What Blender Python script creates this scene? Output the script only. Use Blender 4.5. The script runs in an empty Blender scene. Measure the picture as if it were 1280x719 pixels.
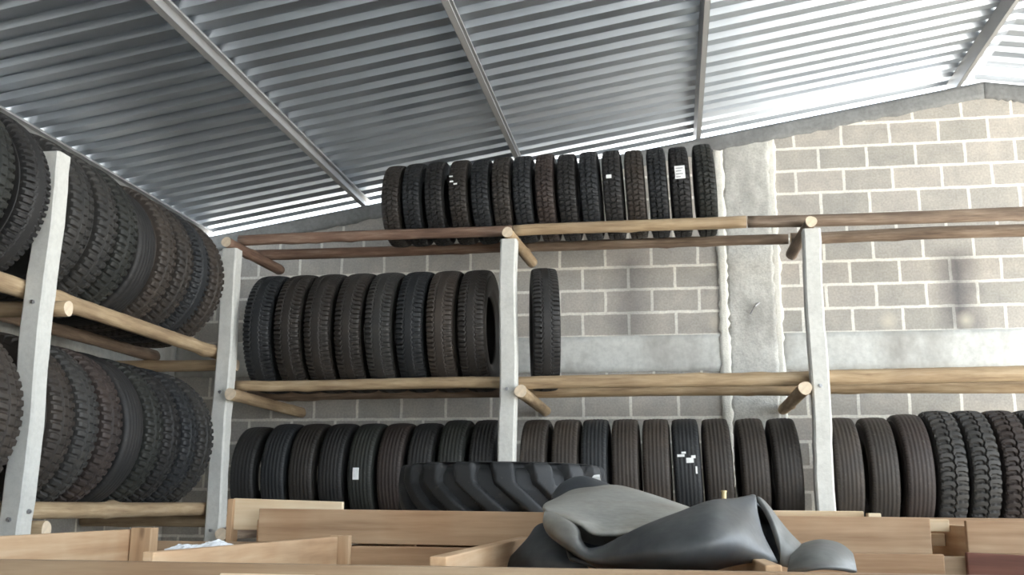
import bpy, math, random
import numpy as np
from mathutils import Vector, Matrix, Euler

rnd = random.Random(11)
C = bpy.context.scene.collection
H = 1.5                       # eye height of the photographer above the floor
PI = math.pi

# ------------------------------------------------------------------ camera
yaw, pitch, roll, FPX = -0.15776, 0.21091, 0.00698, 1258.6
cy, sy, cp, sp, cr, sr = math.cos(yaw), math.sin(yaw), math.cos(pitch), math.sin(pitch), math.cos(roll), math.sin(roll)
Fv = Vector((sy*cp, cy*cp, sp)); Rv = Vector((cy, -sy, 0)); Uv = Rv.cross(Fv)
R2 = cr*Rv + sr*Uv; U2 = -sr*Rv + cr*Uv
cam = bpy.data.cameras.new('camera'); co = bpy.data.objects.new('camera', cam); C.objects.link(co)
M = Matrix((R2, U2, -Fv)).transposed().to_4x4(); M.translation = (0, 0, H)
co.matrix_world = M
cam.sensor_width = 36.0; cam.lens = FPX*36.0/1280; cam.clip_start = 0.05; cam.clip_end = 300
bpy.context.scene.camera = co


def at(px, py, d):
    """point of the place seen at pixel (px, py) at depth y = d"""
    r = R2*((px-640)/FPX) + U2*((359.5-py)/FPX) + Fv
    return r*(d/r.y) + Vector((0, 0, H))


# ------------------------------------------------------------------ materials
def nodes(name):
    m = bpy.data.materials.new(name); m.use_nodes = True
    nt = m.node_tree; b = nt.nodes['Principled BSDF']
    return m, nt, b


def N(nt, typ, **kw):
    n = nt.nodes.new(typ)
    for k, v in kw.items():
        if k in n.inputs.keys(): n.inputs[k].default_value = v
        else: setattr(n, k, v)
    return n


def ramp(nt, src, stops):
    r = nt.nodes.new('ShaderNodeValToRGB'); e = r.color_ramp.elements
    while len(e) < len(stops): e.new(0.5)
    for i, (p, c) in enumerate(stops):
        e[i].position = p; e[i].color = (*c, 1) if len(c) == 3 else c
    nt.links.new(src, r.inputs[0]); return r.outputs[0]


def mapped(nt, scale=(1, 1, 1), loc=(0, 0, 0), rand=False):
    tc = nt.nodes.new('ShaderNodeTexCoord'); mp = nt.nodes.new('ShaderNodeMapping')
    mp.inputs['Scale'].default_value = scale; mp.inputs['Location'].default_value = loc
    nt.links.new(tc.outputs['Object'], mp.inputs['Vector'])
    if rand:
        oi = nt.nodes.new('ShaderNodeObjectInfo')
        ml = nt.nodes.new('ShaderNodeMath'); ml.operation = 'MULTIPLY'; ml.inputs[1].default_value = 37.0
        nt.links.new(oi.outputs['Random'], ml.inputs[0])
        nt.links.new(ml.outputs[0], mp.inputs['Location'])
    return mp.outputs[0]


def noise(nt, vec, scale, detail=4, rough=0.55):
    n = nt.nodes.new('ShaderNodeTexNoise'); n.inputs['Scale'].default_value = scale
    n.inputs['Detail'].default_value = detail; n.inputs['Roughness'].default_value = rough
    nt.links.new(vec, n.inputs['Vector']); return n.outputs['Fac']


def mix(nt, f, a, b, typ='MIX'):
    m = nt.nodes.new('ShaderNodeMixRGB'); m.blend_type = typ
    for s, v in ((m.inputs[0], f), (m.inputs[1], a), (m.inputs[2], b)):
        if hasattr(v, 'links'): nt.links.new(v, s)
        elif isinstance(v, (int, float)): s.default_value = v
        else: s.default_value = (*v, 1) if len(v) == 3 else v
    return m.outputs[0]


def math_(nt, op, a, b=None, c=None, clamp=False):
    m = nt.nodes.new('ShaderNodeMath'); m.operation = op; m.use_clamp = clamp
    for i, v in enumerate((a, b, c)):
        if v is None: continue
        if hasattr(v, 'links'): nt.links.new(v, m.inputs[i])
        else: m.inputs[i].default_value = v
    return m.outputs[0]


def bump(nt, b, hgt, strength=0.3, dist=0.01):
    bp = nt.nodes.new('ShaderNodeBump'); bp.inputs['Strength'].default_value = strength
    bp.inputs['Distance'].default_value = dist
    nt.links.new(hgt, bp.inputs['Height']); nt.links.new(bp.outputs[0], b.inputs['Normal'])


def setc(nt, b, col): nt.links.new(col, b.inputs['Base Color'])


def mat_log(name, c1, c2, c3):
    m, nt, b = nodes(name)
    v = mapped(nt, (1.2, 14, 14), rand=True)
    n1 = noise(nt, v, 2.0, 6, 0.65)
    col = ramp(nt, n1, [(0.28, c1), (0.5, c2), (0.72, c3)])
    v2 = mapped(nt, (1, 1, 1), rand=True)
    n2 = noise(nt, v2, 2.3, 3)
    col = mix(nt, ramp(nt, n2, [(0.42, (0, 0, 0)), (0.68, (1, 1, 1))]), col, mix(nt, 0.55, col, c1))
    setc(nt, b, col); b.inputs['Roughness'].default_value = 0.8
    bump(nt, b, n1, 0.6, 0.01)
    return m


def mat_plank(name, axis, c1, c2, c3):
    m, nt, b = nodes(name)
    s = [16, 16, 16]; s[axis] = 0.9
    v = mapped(nt, s, rand=True)
    n1 = noise(nt, v, 1.6, 6, 0.6)
    col = ramp(nt, n1, [(0.3, c1), (0.5, c2), (0.7, c3)])
    n2 = noise(nt, mapped(nt, (1, 1, 1), rand=True), 3.5, 3)
    col = mix(nt, ramp(nt, n2, [(0.4, (0, 0, 0)), (0.7, (0.7, 0.7, 0.7))]), col, mix(nt, 1, col, (0.82, 0.70, 0.60), 'MULTIPLY'))
    # knots
    vo = nt.nodes.new('ShaderNodeTexVoronoi'); s2 = [9, 9, 9]; s2[axis] = 3.0
    nt.links.new(mapped(nt, s2, rand=True), vo.inputs['Vector']); vo.inputs['Scale'].default_value = 0.7
    kn = ramp(nt, vo.outputs['Distance'], [(0.03, (1, 1, 1)), (0.08, (0, 0, 0))])
    col = mix(nt, kn, col, mix(nt, 0.6, col, (0.10, 0.05, 0.025)))
    setc(nt, b, col); b.inputs['Roughness'].default_value = 0.75
    bump(nt, b, n1, 0.25, 0.004)
    return m


def mat_concrete(name, base, var=0.12, scale=6, stain=None, bumps=0.35, rand=False, warm=None):
    m, nt, b = nodes(name)
    v = mapped(nt, (1, 1, 1), rand=rand)
    n1 = noise(nt, v, scale, 7, 0.65); n2 = noise(nt, v, scale*8, 4, 0.6)
    lo = tuple(c*(1-var*2) for c in base); hi = tuple(min(1, c*(1+var)) for c in base)
    col = ramp(nt, n1, [(0.3, lo), (0.62, hi)])
    col = mix(nt, 0.35, col, ramp(nt, n2, [(0.35, lo), (0.6, hi)]))
    if stain:
        n3 = noise(nt, mapped(nt, (1, 1, 0.5), (3, 1, 2), rand), 1.7, 5, 0.6)
        col = mix(nt, ramp(nt, n3, [(0.5, (0, 0, 0)), (0.68, (0.8, 0.8, 0.8))]), col, stain)
    setc(nt, b, col); b.inputs['Roughness'].default_value = 0.9
    bump(nt, b, mix(nt, 0.5, n1, n2), bumps, 0.012)
    return m


def mat_blocks(name, xoff):
    m, nt, b = nodes(name)
    tc = nt.nodes.new('ShaderNodeTexCoord'); sx = nt.nodes.new('ShaderNodeSeparateXYZ')
    nt.links.new(tc.outputs['Object'], sx.inputs[0])
    X, Z = sx.outputs[0], sx.outputs[2]
    # object z is measured from the eye height
    above = math_(nt, 'GREATER_THAN', Z, 1.25)
    off = math_(nt, 'ADD', math_(nt, 'MULTIPLY', above, -0.70), -0.71+4.06)
    wob = noise(nt, tc.outputs['Object'], 9.0, 3)
    wz = math_(nt, 'MULTIPLY', math_(nt, 'SUBTRACT', wob, 0.5), 0.016)
    cv = nt.nodes.new('ShaderNodeCombineXYZ')
    nt.links.new(math_(nt, 'ADD', math_(nt, 'ADD', X, xoff+8.0), wz), cv.inputs[0])
    nt.links.new(math_(nt, 'ADD', math_(nt, 'ADD', Z, off), wz), cv.inputs[1])
    br = nt.nodes.new('ShaderNodeTexBrick')
    br.offset = 0.5; br.offset_frequency = 2; br.squash = 1
    br.inputs['Scale'].default_value = 1; br.inputs['Brick Width'].default_value = 0.4
    br.inputs['Row Height'].default_value = 0.203; br.inputs['Mortar Size'].default_value = 0.0145
    br.inputs['Mortar Smooth'].default_value = 0.35; br.inputs['Bias'].default_value = 0
    br.inputs['Color1'].default_value = (0.40, 0.385, 0.355, 1); br.inputs['Color2'].default_value = (0.50, 0.465, 0.425, 1)
    br.inputs['Mortar'].default_value = (0.80, 0.78, 0.72, 1)
    nt.links.new(cv.outputs[0], br.inputs['Vector'])
    n1 = noise(nt, tc.outputs['Object'], 5, 6, 0.65); n2 = noise(nt, tc.outputs['Object'], 60, 3)
    col = mix(nt, 1, br.outputs['Color'], ramp(nt, n1, [(0.3, (0.82, 0.82, 0.82)), (0.7, (1.1, 1.08, 1.04))]), 'MULTIPLY')
    col = mix(nt, 1, col, ramp(nt, n2, [(0.3, (0.85, 0.85, 0.85)), (0.7, (1.1, 1.1, 1.1))]), 'MULTIPLY')

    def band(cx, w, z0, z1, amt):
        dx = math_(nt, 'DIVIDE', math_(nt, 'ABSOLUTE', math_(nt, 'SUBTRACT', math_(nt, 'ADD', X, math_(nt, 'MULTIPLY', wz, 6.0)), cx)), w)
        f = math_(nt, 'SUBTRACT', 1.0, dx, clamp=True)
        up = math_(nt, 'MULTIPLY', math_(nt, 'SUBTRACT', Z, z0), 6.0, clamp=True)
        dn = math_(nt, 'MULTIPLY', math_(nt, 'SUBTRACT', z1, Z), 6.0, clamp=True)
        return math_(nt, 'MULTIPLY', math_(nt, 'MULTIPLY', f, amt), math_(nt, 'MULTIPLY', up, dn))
    # soft-edged dark vertical bands
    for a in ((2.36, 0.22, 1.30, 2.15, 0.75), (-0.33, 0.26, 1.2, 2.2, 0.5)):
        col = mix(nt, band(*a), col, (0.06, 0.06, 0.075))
    # pale round plaster dabs

    def dab(cx, cz, r):
        dx = math_(nt, 'POWER', math_(nt, 'SUBTRACT', X, cx), 2); dz = math_(nt, 'POWER', math_(nt, 'SUBTRACT', Z, cz), 2)
        d = math_(nt, 'SQRT', math_(nt, 'ADD', dx, dz))
        return math_(nt, 'MULTIPLY', math_(nt, 'SUBTRACT', 1.0, math_(nt, 'DIVIDE', d, r), clamp=True), 0.75)
    for cx, cz in ((1.79, 1.495), (2.40, 1.49), (0.40, 1.51)):
        col = mix(nt, dab(cx, cz, 0.09), col, (0.62, 0.57, 0.47))
    setc(nt, b, col); b.inputs['Roughness'].default_value = 0.95
    h = mix(nt, 0.4, br.outputs['Fac'], n2)
    bump(nt, b, h, 0.25, 0.008)
    return m


def mat_metal(name, base, rough, metallic=1.0, spangle=True, sc=4):
    m, nt, b = nodes(name)
    v = mapped(nt, (1, 1, 1))
    n1 = noise(nt, v, sc, 4)
    col = ramp(nt, n1, [(0.3, tuple(c*0.94 for c in base)), (0.7, base)])
    setc(nt, b, col); b.inputs['Metallic'].default_value = metallic
    rr = ramp(nt, n1, [(0.3, (rough*0.98,)*3), (0.7, (rough*1.02,)*3)])
    nt.links.new(rr, b.inputs['Roughness'])
    return m


def mat_rubber(name, dust=0.35):
    m, nt, b = nodes(name)
    oi = nt.nodes.new('ShaderNodeObjectInfo')
    v = mapped(nt, (1, 1, 1), rand=True)
    n1 = noise(nt, v, 7, 6, 0.65); n2 = noise(nt, v, 40, 3)
    base = oi.outputs['Color']
    col = mix(nt, ramp(nt, n1, [(0.42, (0, 0, 0)), (0.75, (dust,)*3)]), base, mix(nt, 1, base, (2.6, 2.3, 2.0), 'MULTIPLY'))
    col = mix(nt, ramp(nt, n2, [(0.62, (0, 0, 0)), (0.85, (0.35,)*3)]), col, (0.16, 0.14, 0.12))
    setc(nt, b, col); b.inputs['Roughness'].default_value = 0.62
    b.inputs['Specular IOR Level'].default_value = 0.45
    bump(nt, b, n2, 0.15, 0.003)
    return m


def mat_tube():
    m, nt, b = nodes('tube_rubber')
    v = mapped(nt, (1, 1, 1))
    n1 = noise(nt, v, 5.5, 5, 0.6); n2 = noise(nt, v, 45, 3)
    at_ = nt.nodes.new('ShaderNodeAttribute'); at_.attribute_name = 'dust'
    f = math_(nt, 'ADD', at_.outputs['Fac'], math_(nt, 'MULTIPLY', math_(nt, 'SUBTRACT', n1, 0.5), 0.55), clamp=True)
    col = mix(nt, f, (0.028, 0.033, 0.040), (0.30, 0.295, 0.265))
    n4 = noise(nt, mapped(nt, (1, 1, 1), (2, 5, 1)), 4.0, 4)
    col = mix(nt, ramp(nt, n4, [(0.52, (0, 0, 0)), (0.70, (0.6,)*3)]), col, mix(nt, 1, col, (0.62, 0.52, 0.40), 'MULTIPLY'))
    col = mix(nt, 1, col, ramp(nt, n2, [(0.3, (0.85,)*3), (0.7, (1.1,)*3)]), 'MULTIPLY')
    setc(nt, b, col); b.inputs['Roughness'].default_value = 0.45
    bump(nt, b, mix(nt, 0.5, n1, n2), 0.12, 0.01)
    return m


def mat_plain(name, col, rough=0.6, metallic=0.0, var=0.12):
    m, nt, b = nodes(name)
    n1 = noise(nt, mapped(nt), 30, 4)
    setc(nt, b, ramp(nt, n1, [(0.3, tuple(c*(1-var) for c in col)), (0.7, tuple(min(1, c*(1+var)) for c in col))]))
    b.inputs['Roughness'].default_value = rough; b.inputs['Metallic'].default_value = metallic
    return m


MT = {
    'log': mat_log('log_pale', (0.20, 0.13, 0.075), (0.40, 0.29, 0.17), (0.54, 0.42, 0.28)),
    'log_brown': mat_log('log_brown', (0.09, 0.06, 0.042), (0.21, 0.15, 0.105), (0.36, 0.28, 0.21)),
    'log_red': mat_log('log_red', (0.085, 0.045, 0.03), (0.21, 0.125, 0.085), (0.36, 0.27, 0.20)),
    'cut': mat_plain('cut_wood', (0.66, 0.54, 0.40), 0.8),
    'px': mat_plank('plank_x', 0, (0.30, 0.185, 0.105), (0.43, 0.285, 0.17), (0.53, 0.375, 0.24)),
    'py': mat_plank('plank_y', 1, (0.38, 0.24, 0.135), (0.51, 0.345, 0.205), (0.60, 0.44, 0.285)),
    'pz': mat_plank('plank_z', 2, (0.38, 0.24, 0.135), (0.51, 0.345, 0.205), (0.60, 0.44, 0.285)),
    'pg': mat_plank('plank_grey', 0, (0.23, 0.155, 0.095), (0.32, 0.225, 0.14), (0.39, 0.29, 0.19)),
    'pm': mat_plank('plank_maroon_shade', 0, (0.09, 0.035, 0.022), (0.15, 0.06, 0.04), (0.21, 0.09, 0.06)),  # reddish brown wood, the crate interior's shade darkened into the colour
    'pp': mat_plank('plank_pale', 0, (0.60, 0.44, 0.27), (0.70, 0.56, 0.38), (0.78, 0.66, 0.48)),
    'post': mat_concrete('post_concrete', (0.56, 0.555, 0.52), 0.07, 5, rand=True, bumps=0.2),
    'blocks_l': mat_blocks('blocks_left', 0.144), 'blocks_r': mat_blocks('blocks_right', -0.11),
    'ring': mat_concrete('ring_concrete', (0.62, 0.62, 0.585), 0.10, 3, (0.30, 0.28, 0.25)),
    'column': mat_concrete('column_concrete', (0.56, 0.55, 0.51), 0.14, 7, (0.24, 0.23, 0.21), 0.7),
    'mortar': mat_concrete('mortar_slop', (0.74, 0.72, 0.65), 0.08, 12, bumps=0.6),
    'beam': mat_concrete('beam_concrete', (0.23, 0.235, 0.235), 0.14, 4, (0.14, 0.14, 0.14)),
    'floor': mat_concrete('floor_concrete', (0.30, 0.29, 0.27), 0.1, 2, (0.2, 0.19, 0.18)),
    'ground': mat_concrete('ground_gravel', (0.62, 0.58, 0.52), 0.1, 1.2),
    'zinc': mat_metal('galvanised_sheet', (0.55, 0.60, 0.66), 0.34, 0.95),
    'steel': mat_metal('purlin_steel', (0.42, 0.42, 0.42), 0.5, 0.6),
    'bolt': mat_plain('bolt_steel', (0.35, 0.35, 0.36), 0.4, 0.9),
    'rubber': mat_rubber('tyre_rubber'), 'rubber_side': mat_rubber('tyre_sidewall', 0.2),
    'tube': mat_tube(), 'brass': mat_plain('brass', (0.45, 0.36, 0.2), 0.45, 0.8),
    'paper': mat_plain('white_paper', (0.80, 0.81, 0.80), 0.8), 'ink': mat_plain('grey_print', (0.35, 0.35, 0.36), 0.8),
}


def plastic():
    m, nt, b = nodes('clear_film')
    b.inputs['Base Color'].default_value = (0.75, 0.77, 0.80, 1); b.inputs['Roughness'].default_value = 0.25
    n1 = noise(nt, mapped(nt), 25, 4); bump(nt, b, n1, 0.6, 0.01)
    return m


MT['film'] = plastic()


# ------------------------------------------------------------------ mesh helpers
class MB:
    def __init__(s): s.v = []; s.f = []; s.m = []

    def box(s, x0, x1, y0, y1, z0, z1, mi=0, tf=None):
        i = len(s.v)
        p = [(x0, y0, z0), (x1, y0, z0), (x1, y1, z0), (x0, y1, z0), (x0, y0, z1), (x1, y0, z1), (x1, y1, z1), (x0, y1, z1)]
        s.v += [tuple(tf(q)) if tf else q for q in p]
        for q in ((0, 3, 2, 1), (4, 5, 6, 7), (0, 1, 5, 4), (1, 2, 6, 5), (2, 3, 7, 6), (3, 0, 4, 7)):
            s.f.append(tuple(i+k for k in q)); s.m.append(mi)
        return s

    def ring_tube(s, rings, mi=0, cap=True, cap_mi=None):
        i = len(s.v); n = len(rings[0])
        for r in rings: s.v += [tuple(p) for p in r]
        for a in range(len(rings)-1):
            for k in range(n):
                k2 = (k+1) % n
                s.f.append((i+a*n+k, i+a*n+k2, i+(a+1)*n+k2, i+(a+1)*n+k)); s.m.append(mi)
        if cap:
            cm = mi if cap_mi is None else cap_mi
            s.f.append(tuple(i+k for k in reversed(range(n)))); s.m.append(cm)
            b0 = i+(len(rings)-1)*n
            s.f.append(tuple(b0+k for k in range(n))); s.m.append(cm)
        return s

    def cyl(s, p0, p1, r0, r1=None, n=12, mi=0):
        p0, p1 = Vector(p0), Vector(p1); r1 = r0 if r1 is None else r1
        d = (p1-p0).normalized(); a = d.orthogonal().normalized(); b = d.cross(a)
        return s.ring_tube([[p+(a*math.cos(2*PI*k/n)+b*math.sin(2*PI*k/n))*r for k in range(n)] for p, r in ((p0, r0), (p1, r1))], mi)

    def mesh(s, name, mats, smooth=False):
        me = bpy.data.meshes.new(name); me.from_pydata(s.v, [], s.f)
        for m in mats: me.materials.append(m)
        me.polygons.foreach_set('material_index', s.m)
        if smooth: me.polygons.foreach_set('use_smooth', [True]*len(s.f))
        me.update(); return me

    def build(s, name, mats, parent=None, loc=(0, 0, 0), smooth=False, bevel=0.0):
        if not isinstance(mats, (list, tuple)): mats = [mats]
        return link(name, s.mesh(name, mats, smooth), parent, loc, bevel)


def link(name, me, parent=None, loc=(0, 0, 0), bevel=0.0):
    o = bpy.data.objects.new(name, me); C.objects.link(o); o.location = loc
    if parent is not None: o.parent = parent
    if bevel:
        b = o.modifiers.new('bevel', 'BEVEL'); b.width = bevel; b.segments = 2; b.limit_method = 'ANGLE'
    return o


def tag(o, label=None, cat=None, group=None, kind=None):
    for k, v in (('label', label), ('category', cat), ('group', group), ('kind', kind)):
        if v: o[k] = v
    return o


def empty(name, loc, label, cat, group=None):
    o = bpy.data.objects.new(name, None); C.objects.link(o); o.location = loc; o.empty_display_size = 0.1
    return tag(o, label, cat, group)


# ------------------------------------------------------------------ setting
BY = 8.6                # inner face of the back wall
SL = 0.1625             # roof slope
XA = 2.70               # ridge
def gable(x): return (2.41+SL*(x+4.31)) if x <= XA else (2.41+SL*(XA+4.31)-SL*(x-XA))
XL, XR, YF = -4.5, 5.6, -7.0

tag(MB().box(XL-0.2, XR+0.2, YF, BY+0.2, -0.2, 0).build('floor', MT['floor']), kind='structure')
tag(MB().box(-40, 60, -40, 60, -0.3, -0.06).build('ground', MT['ground']), kind='structure')

# back wall in block work, top follows the gable below the concrete beam
w = MB()
def wall_strip(x0, x1, mi):
    i = len(w.v)
    for y in (0.0, 0.18):
        w.v += [(x0, y, -H), (x1, y, -H), (x1, y, gable(x1)-0.10), (x0, y, gable(x0)-0.10)]
    for q in ((0, 1, 2, 3), (7, 6, 5, 4), (3, 2, 6, 7), (0, 3, 7, 4), (2, 1, 5, 6)):
        w.f.append(tuple(i+k for k in q)); w.m.append(mi)
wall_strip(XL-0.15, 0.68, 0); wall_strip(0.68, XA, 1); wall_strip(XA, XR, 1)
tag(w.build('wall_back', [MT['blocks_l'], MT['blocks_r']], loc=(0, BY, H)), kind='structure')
# left wall (object turned so that its own x runs along the wall)
lw = MB().box(-13, 2.0, 0, 0.18, -H, 2.21)
lo = lw.build('wall_left', [MT['blocks_l']], loc=(XL, 6.6, H)); lo.rotation_euler = (0, 0, PI/2); tag(lo, kind='structure')

def displaced_box(name, x0, x1, y0, y1, z0, z1, nx, nz, amp, mat, loc, seed, topf=None, kind='structure', wob=0.0):
    """front face as a fine grid with cast unevenness, closed at the back"""
    r = random.Random(seed); b = MB(); g = [[0]*(nz+1) for _ in range(nx+1)]
    for i in range(nx+1):
        for j in range(nz+1):
            x = x0+(x1-x0)*i/nx
            z1_ = topf(x) if topf else z1
            z0_ = z1_-(z1-z0) if topf else z0
            z = z0_+(z1_-z0_)*j/nz
            edge = i in (0, nx) or j in (0, nz)
            if wob and j == 0: z += r.uniform(-wob, wob)
            if wob and i in (0, nx) and not topf: x += r.uniform(-wob, wob)
            g[i][j] = len(b.v); b.v.append((x, y0-(0 if edge else r.uniform(0, amp)), z))
    for i in range(nx):
        for j in range(nz):
            b.f.append((g[i][j], g[i+1][j], g[i+1][j+1], g[i][j+1])); b.m.append(0)
    loop = [g[i][0] for i in range(nx+1)]+[g[nx][j] for j in range(1, nz+1)]+[g[i][nz] for i in range(nx-1, -1, -1)]+[g[0][j] for j in range(nz-1, 0, -1)]
    n0 = len(b.v)
    for k in loop: b.v.append((b.v[k][0], y1, b.v[k][2]))
    L = len(loop)
    for k in range(L):
        b.f.append((loop[(k+1) % L], loop[k], n0+k, n0+(k+1) % L)); b.m.append(0)
    return tag(b.build(name, [mat], loc=loc, smooth=True), kind=kind)


displaced_box('trim_1', XL, 0.46, -0.012, 0.1, 1.10, 1.41, 90, 6, 0.006, MT['ring'], (0, BY, H), 3, wob=0.006)
displaced_box('trim_2', 0.92, XR, -0.012, 0.1, 1.10, 1.41, 90, 6, 0.006, MT['ring'], (0, BY, H), 4, wob=0.006)
displaced_box('trim_3', 0.49, 0.89, -0.02, 0.1, -H, 3.12, 12, 110, 0.007, MT['column'], (0, BY, H), 5, wob=0.012)
displaced_box('trim_4', 0.42, 0.50, -0.024, 0.1, -H, 3.08, 3, 110, 0.006, MT['mortar'], (0, BY, H), 6, wob=0.012)
displaced_box('trim_5', 0.875, 0.945, -0.016, 0.1, -H, 3.14, 3, 110, 0.004, MT['mortar'], (0, BY, H), 7, wob=0.012)
displaced_box('trim_6', XL, XA, -0.03, 0.19, 2.27, 2.41, 120, 4, 0.008, MT['beam'], (0, BY, H), 8, topf=gable, wob=0.012)
displaced_box('trim_7', XA, XR, -0.03, 0.19, 2.27, 2.41, 120, 4, 0.008, MT['beam'], (0, BY, H), 9, topf=gable, wob=0.012)
lr = displaced_box('trim_8', -13, 2.0, -0.012, 0.1, 1.10, 1.41, 150, 6, 0.006, MT['ring'], (XL, 6.6, H), 10, wob=0.006)
lr.rotation_euler = (0, 0, PI/2)

fw_ = MB().box(XL-0.15, 3.9, 0, 0.18, 0, 3.8)  # front wall out of view, added to hold back light from that side
tag(fw_.build('wall_front', [MT['ring']], loc=(0, YF, 0)), kind='structure')

# corrugated roof: trapezoidal sheet, ribs run up the slope
PITCH, RIB, T = 0.19, 0.040, 0.12
prof = []
y = YF-0.4
ph = 0.04
k = 0
while y < BY+0.30:
    for dy, h in ((0, 0), (0.078, 0), (0.100, RIB), (0.168, RIB)):
        prof.append((y+ph+dy, h))
    y += PITCH
rf = MB(); xs = [XL-0.22, -3.0, -1.5, 0.0, 1.4, XA, 4.1, XR+0.3]
for x in xs:
    for (yy, h) in prof: rf.v.append((x, yy, gable(x)+T+h))
n = len(prof)
for a in range(len(xs)-1):
    for k in range(n-1):
        rf.f.append((a*n+k, a*n+k+1, (a+1)*n+k+1, (a+1)*n+k)); rf.m.append(0)
ro = rf.build('ceiling', MT['zinc'], loc=(0, 0, H)); tag(ro, kind='structure')
sol = ro.modifiers.new('sheet', 'SOLIDIFY'); sol.thickness = 0.002; sol.offset = 1

# steel purlins (lipped channels) below the sheet
def purlin(x, hgt, label, wid=0.040):
    b = MB(); t = 0.004; y0, y1 = YF-0.3, BY+0.2; z1 = T-0.001; z0 = z1-hgt
    b.box(-wid/2, -wid/2+t, y0, y1, z0, z1); b.box(-wid/2, wid/2, y0, y1, z0, z0+t); b.box(-wid/2, wid/2, y0, y1, z1-t, z1)
    b.box(wid/2-t, wid/2, y0, y1, z0, z0+0.018); b.box(wid/2-t, wid/2, y0, y1, z1-0.018, z1)
    o = b.build('roof_purlin', MT['steel'], loc=(x, 0, gable(x)+H)); o.rotation_euler = (0, -math.atan(SL) if x < XA else math.atan(SL), 0)
    tag(o, label, 'purlin', 'steel purlins under the roof')
purlin(-4.31, 0.10, 'grey steel eave purlin running above the tires of the left rack', 0.055)
purlin(-2.754, T, 'first grey steel purlin in from the left eave under the corrugated roof')
purlin(-1.265, T, 'grey steel purlin that meets the back wall above the middle of the top tire row')
purlin(0.295, T, 'grey steel purlin that meets the gable beam left of the wall column')
purlin(2.50, T, 'grey steel purlin near the ridge at the upper right of the roof', 0.040)
purlin(3.30, T, 'grey steel purlin just past the ridge on the far roof slope')

# ------------------------------------------------------------------ rack posts
PW = 0.06
def post(x, y, top, label, bolts, seed):
    r = random.Random(seed); nz = 34; b = MB(); rings = []
    for k in range(nz+1):
        z = top*k/nz
        dx = 0.006*math.sin(k*0.5+seed)+r.uniform(-0.002, 0.002); c = 0.012; hw = PW+r.uniform(-0.0015, 0.0015)
        pts = [(-hw, -hw+c), (-hw+c, -hw), (hw-c, -hw), (hw, -hw+c), (hw, hw-c), (hw-c, hw), (-hw+c, hw), (-hw, hw-c)]
        rings.append([(p[0]+dx, p[1], z) for p in pts])
    b.ring_tube(rings)
    e = empty('concrete_post', (x, y, 0), label, 'post', 'concrete rack posts')
    b.build('shaft', MT['post'], e)
    for z, face in bolts:
        bb = MB()
        if face == 'f': bb.cyl((0, -PW-0.012, 0), (0, -PW+0.004, 0), 0.013, n=6).cyl((0, -PW-0.018, 0), (0, -PW-0.01, 0), 0.007, n=8)
        else: bb.cyl((PW-0.004, 0, 0), (PW+0.012, 0, 0), 0.013, n=6).cyl((PW+0.01, 0, 0), (PW+0.018, 0, 0), 0.007, n=8)
        bb.build('bolt', MT['bolt'], e, (0, 0, z))
    return e
PY = 7.18
PX = [-3.345, -1.165, 1.008, 3.18]
PT = 1.915+H
bm = [(0.80+H, 'f'), (-0.21+H, 'f')]
post(PX[0], PY, PT, 'pale concrete post where the left rack meets the back rack', bm, 1)
post(PX[1], PY, PT, 'pale concrete post behind the flat chunky tractor tire', bm, 2)
post(PX[2], PY, PT, 'pale concrete post in front of the wall column, right of the row of tires', bm, 3)
post(PX[3], PY, PT, 'pale concrete post at the far right end of the back rack', bm, 4)
post(-3.345, 4.855, 1.875+H, 'nearest pale concrete post, at the left edge, two faces in view', [(1.03+H, 'f'), (-0.10+H, 'f'), (-0.06+H, 'r')], 5)
post(-3.345, 2.45, 1.875+H, 'pale concrete post of the left rack nearest to the camera side', [], 6)

# ------------------------------------------------------------------ log rails
def log(name, p0, p1, r0, r1, mat, label, cat, group, seed, bend=0.012, cut='cut'):
    p0, p1 = Vector(p0)+Vector((0, 0, H)), Vector(p1)+Vector((0, 0, H))
    L = (p1-p0).length; r = random.Random(seed); n = 16; m = max(8, int(L/0.07)); rings = []
    ph1, ph2 = r.uniform(0, 6), r.uniform(0, 6)
    knots = [(r.uniform(0.2, L-0.2), r.uniform(0, 6.28)) for _ in range(int(L*1.4)+1)]
    for a in range(m+1):
        t = a/m; x = L*t; rr = r0+(r1-r0)*t
        oy = bend*(math.sin(2.1*x+ph1)-0)*min(1, t*8, (1-t)*8); oz = 0.5*bend*math.sin(1.7*x+ph2)*min(1, t*8, (1-t)*8)
        ring = []
        for k in range(n):
            th = 2*PI*k/n; q = rr*(1+0.05*math.sin(3*th+ph1+x*2)+r.uniform(-0.02, 0.02))
            for (kx, kt) in knots:
                d2 = ((x-kx)/0.05)**2+((math.cos(th-kt)-1)*4)**2
                if d2 < 4: q += 0.010*math.exp(-d2)
            ring.append((x, oy+q*math.cos(th), oz+q*math.sin(th)))
        rings.append(ring)
    b = MB().ring_tube(rings, 0, True, 1)
    o = b.build(name, [MT[mat], MT[cut]], loc=p0, smooth=True)
    for p in o.data.polygons:
        if p.material_index == 1: p.use_smooth = False
    o.rotation_mode = 'QUATERNION'; o.rotation_quaternion = (p1-p0).to_track_quat('X', 'Z')
    return tag(o, label, cat, group)

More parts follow.
